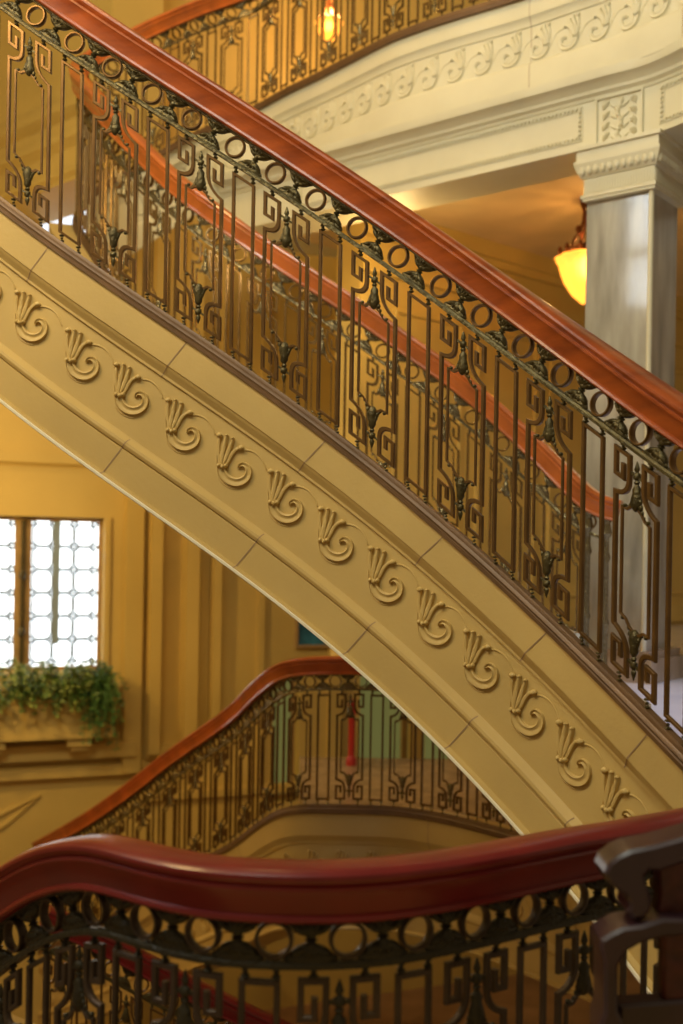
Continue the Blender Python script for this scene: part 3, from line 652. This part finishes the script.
def plant(uc,w_,n_,up_,droop,m_,label,name='potted_plant'):
    root=MP(uc,zb2-.03,.17); t=thing(name,tuple(root),label,'plant','plants in the window trough'); st_=MB(); lf=MB()
    for i in range(n_):
        du=random.gauss(0,w_*.5); du=max(-w_,min(w_,du)); o=random.uniform(.02,.30); h=random.uniform(.05,up_)
        p=[]; L=random.uniform(.5,1); dr=random.uniform(.3,1)*droop
        q0=(du*.3,0.,0.); q1=(du*.7,h,o*.4); q2=(du,h-dr*.5,o*.8+.05); q3=(du*1.1,h-dr,o+.08)
        pts=[]
        for k in range(7):
            tt=k/6; pts.append(MP(uc,zb2,.17)+sum(((Vector((0,0,0))+(T1*q[0]+N1*q[2]+Vector((0,0,q[1]))))*cf for q,cf in zip((q0,q1,q2,q3),((1-tt)**3,3*(1-tt)**2*tt,3*(1-tt)*tt*tt,tt**3))),Vector((0,0,0))))
        st_.grid([[c+Vector((.003*math.cos(b),.003*math.sin(b),0)) for b in (0,2.1,4.2)] for c in pts],closed_u=True)
        for c in pts[1:]:
            for _ in range(4):
                a=random.uniform(0,6.28); e=Vector((math.cos(a),math.sin(a)*.6,random.uniform(-.6,.5))).normalized(); g=e.cross(Vector((random.gauss(0,.4),random.gauss(0,.4),1))).normalized(); s_=random.uniform(.018,.036)
                nn=e.cross(g); lf.add([c,c+e*s_*.5+g*s_*.42+nn*.004,c+e*s_*1.25,c+e*s_*.5-g*s_*.42+nn*.004],[(0,1,2),(0,2,3)],0 if random.random()<.7 else 1)
    st_.build('stems',LEAFG,t); lf.build('foliage',m_,t)
plant(ux(-28,690),.33,60,.34,.18,[LEAFG,LEAFY],'leafy plant at the left picture edge of the trough')
plant(ux(22,690),.30,110,.40,.20,[LEAFY,LEAFG],'yellow-green bushy plant left in the window trough')
plant(ux(66,690),.22,110,.36,.18,[LEAFY,LEAFG],'low leafy plant in the middle of the window trough')
plant(ux(95,690),.17,100,.42,.50,[LEAFG,LEAFG],'dark green ivy trailing over the right end of the trough')
# picture, red post
pc=w1(316,632); tP=thing('framed_picture',tuple(MP(pc[0],pc[1],.05)),'blue framed picture on the far wall above the lower handrail','picture')
a0=w1(296,600)[0]; a1=w1(330,600)[0]; mb=MB(); mb.box((a0,-.03,uz(316,646)),(a1,-.002,uz(316,610)),M1); mb.build('canvas',BLUE,tP)
mb=MB(); f=lambda s,t,d: M1(Vector((s,-.03-d,t))); flat(mb,f,[(a0,uz(316,646)),(a1,uz(316,646)),(a1,uz(316,610)),(a0,uz(316,610))],.03,.04,closed=True); mb.build('frame',FRAMEW,tP)
pp=W(351,776,8.3); mb=MB(); zz=(EZ-1.62)-pp.z
mb.lathe([(.04,zz),(.04,zz+.05),(.026,zz+.07),(.024,zz+.2),(.026,.1),(.026,.46),(.034,.48),(.022,.50),(.03,.54),(.01,.58)],lambda v: pp+v,14)
tag(mb.build('wooden_post',REDP,smooth=40),'slim red wooden post standing on the lower landing','post')
# ------------------------------------------------------------------ dark carved chair at lower right
DCH=1.98
ch=thing('wooden_armchair',(.55,2.0,0),'dark carved wooden armchair with scrolled arm at lower right','chair')
def cut(pl_,d0,d1,name,m_=WOODX,hole=None):
    mb=MB(); n=len(pl_); f0=[W(x,y,DCH) for x,y in pl_]
    bev=.006; cx=sum(p.x for p in f0)/n; cz=sum(p.z for p in f0)/n
    L=[(p.x,p.z) for p in f0]
    # shrink outline for a rounded edge
    A_,B_=offset_poly(L,2*bev,closed=True); area=sum(L[i][0]*L[(i+1)%n][1]-L[(i+1)%n][0]*L[i][1] for i in range(n))
    ins=A_ if area>0 else B_
    rows=[[Vector((x,d0,z)) for x,z in ins],[Vector((x,d0+bev,z)) for x,z in L],[Vector((x,d1-bev,z)) for x,z in L],[Vector((x,d1,z)) for x,z in ins]]
    mb.grid(rows,closed_u=True,cap=True); return mb.build(name,m_,ch,smooth=30)
arm=[(760,815),(683,838),(655,846),(632,850),(619,856),(609,864),(605,874),(609,884),(618,891),(627,897),(630,905),(628,913),(634,920),(644,919),(651,911),(652,900),(648,888),(645,877),(650,871),(660,872),(672,868),(690,862),(760,845)]
cut(arm,DCH,DCH+.09,'arm_scroll')
low=[(760,905),(690,918),(662,917),(640,924),(622,926),(610,932),(600,938),(599,946),(603,960),(603,1012),(599,1022),(599,1200),(622,1200),(622,1020),(617,1010),(617,965),(626,950),(640,942),(662,936),(690,934),(760,925)]
cut(low,DCH-.01,DCH+.08,'front_post')
cut([(662,864),(760,840),(760,1200),(668,1200),(668,940),(660,925),(664,900)],DCH+.03,DCH+.07,'side_panel',mat('dark_red_carving',(.075,.014,.012),.45,bump=.6,bscale=25,var=.5,vscale=25))
cut([(622,1010),(760,1000),(760,1040),(622,1040)],DCH+.02,DCH+.07,'seat_rail')
pf=W(610,1195,DCH); pf2=W(730,1195,DCH)
mb=MB(); mb.box((pf.x-.016,DCH,0),(pf.x+.02,DCH+.06,pf.z+.02)); mb.box((pf2.x-.03,DCH,0),(pf2.x+.03,DCH+.07,pf2.z+.02)); mb.build('leg',WOODX,ch)
mb=MB(); sc_=[]
for a in [q*.35 for q in range(26)]:
    r=.034*(1-a/10.5); p=W(637,884,DCH-.004); sc_.append((p.x+r*math.cos(a+2.6),p.z+r*math.sin(a+2.6)))
# ------------------------------------------------------------------ daylight window at left that the column mirrors
wl=[(-3.5,2.4),(-3.3,4.8)]
Mx,_,_,_=(None,)*4
X0=-3.75; ya,yb_,za_,zb3=1.5,3.10,2.55,5.2
mb=MB(); fx=lambda s,t,d: Vector((X0+d,s,EZ+t))
flat(mb,fx,[(ya,za_),(yb_,za_),(yb_,zb3),(ya,zb3)],.08,.10,closed=True); flat(mb,fx,[((ya+yb_)/2,za_),((ya+yb_)/2,zb3)],.06,.08)
for i in range(9):
    for j in range(13):
        cy,cz=ya+.09+i*.178,za_+.1+j*.205
        flat(mb,fx,[(cy+.080*math.cos(a_*.785),cz+.094*math.sin(a_*.785)) for a_ in range(8)],.016,.016,closed=True)
flat(mb,fx,[(ya,3.5),(yb_,3.1)],.12,.06)
sw=mb.build('window_5',FRAMEW,kind='structure')
mb=MB(); mb.box((X0-.03,ya,EZ+za_),(X0-.02,yb_,EZ+zb3)); mb.build('pane',mat('tall_daylit_glass',(.8,.9,1),.3,emis=(.80,.90,1.0),estr=9.0),sw)
# ------------------------------------------------------------------ lights
def area(name,loc,target,size,power,col):
    l=bpy.data.lights.new(name,'AREA'); l.shape='DISK'; l.size=size; l.energy=power; l.color=col
    o=bpy.data.objects.new(name,l); C.objects.link(o); o.location=loc; o.rotation_euler=(Vector(target)-Vector(loc)).to_track_quat('-Z','Y').to_euler(); o.visible_camera=True; return o
def point(name,loc,power,col,r=.1):
    l=bpy.data.lights.new(name,'POINT'); l.energy=power; l.color=col; l.shadow_soft_size=r
    o=bpy.data.objects.new(name,l); C.objects.link(o); o.location=loc; return o
point('lantern_light',lb+Vector((0,0,.12)),110,(1,.50,.14),.05)
point('lantern_light',lb2+Vector((0,0,.1)),60,(1,.50,.14),.05)
area('warm_flight_fill',(-2.3,2.5,EZ+3.0),(-.3,3.8,EZ+.3),.9,60,(1,.67,.25))  # added warm fill high on the left, no fixture hangs here
area('window_wall_fill',(-3.3,6.9,EZ+.6),(-1.6,9.6,EZ-.5),.3,44,(1,.66,.24))  # added out of frame to rake warm light over the window wall
area('low_wall_fill',(.3,6.9,EZ-1.0+.9),(.5,9.5,EZ-1),.4,4,(1,.66,.28))  # weak warm fill added for the low part of the far wall
area('upper_wall_fill',(-.8,5.0,EZ+5.5),(0,8,EZ+3),.8,70,(1,.64,.24))  # overhead fill added to warm the walls behind the upper railing
area('cool_beam_fill',(-1.2,.8,EZ+4.6),(1.2,6.2,EZ+2.3),1.6,125,(.95,.99,.84))  # added cool fill for beam and column, no opening is built here
sl=bpy.data.lights.new('landing_floor_fill','SPOT'); sl.energy=150; sl.color=(.50,.60,1); sl.spot_size=R(62); sl.spot_blend=.7; sl.shadow_soft_size=.12  # spot added to throw bluish light on the landing floor
so=bpy.data.objects.new('landing_floor_fill',sl); C.objects.link(so); so.location=(2.5,4.2,EZ+1.5); so.rotation_euler=(Vector((1.75,4.55,EZ-.65))-so.location).to_track_quat('-Z','Y').to_euler()
point('landing_wall_fill',(.3,7.2,EZ+1.9),16,(1,.66,.26),.15)  # extra point light added to warm the wall under the beam
w=bpy.data.worlds.new('hall_ambient'); bpy.context.scene.world=w; w.use_nodes=True
w.node_tree.nodes['Background'].inputs[0].default_value=(1,.69,.35,1); w.node_tree.nodes['Background'].inputs[1].default_value=.22
# ------------------------------------------------------------------ camera
cd=bpy.data.cameras.new('camera'); cam=bpy.data.objects.new('camera',cd); C.objects.link(cam)
cd.sensor_fit='VERTICAL'; cd.sensor_height=36; cd.sensor_width=24; cd.lens=36*F/1024; cd.shift_y=(HY-512)/1024
RX=Vector((CR,0,SR)); UX=Vector((-SR,0,CR)); BK=Vector((0,-1,0))
m=Matrix((RX,UX,BK)).transposed().to_4x4(); m.translation=Vector((0,0,EZ)); cam.matrix_world=m
cd.clip_start=.05; cd.dof.use_dof=True; cd.dof.focus_distance=3.4; cd.dof.aperture_fstop=2.0
sc=bpy.context.scene; sc.camera=cam
for o in list(bpy.data.objects):
    if '_o' in o: del o['_o']
sc.view_settings.view_transform='Standard'; sc.view_settings.look='None'; sc.view_settings.gamma=1; sc.view_settings.exposure=0.15
sc.view_settings.use_curve_mapping=False
sc.cycles.use_denoising=True; sc.cycles.max_bounces=6; sc.cycles.sample_clamp_indirect=6
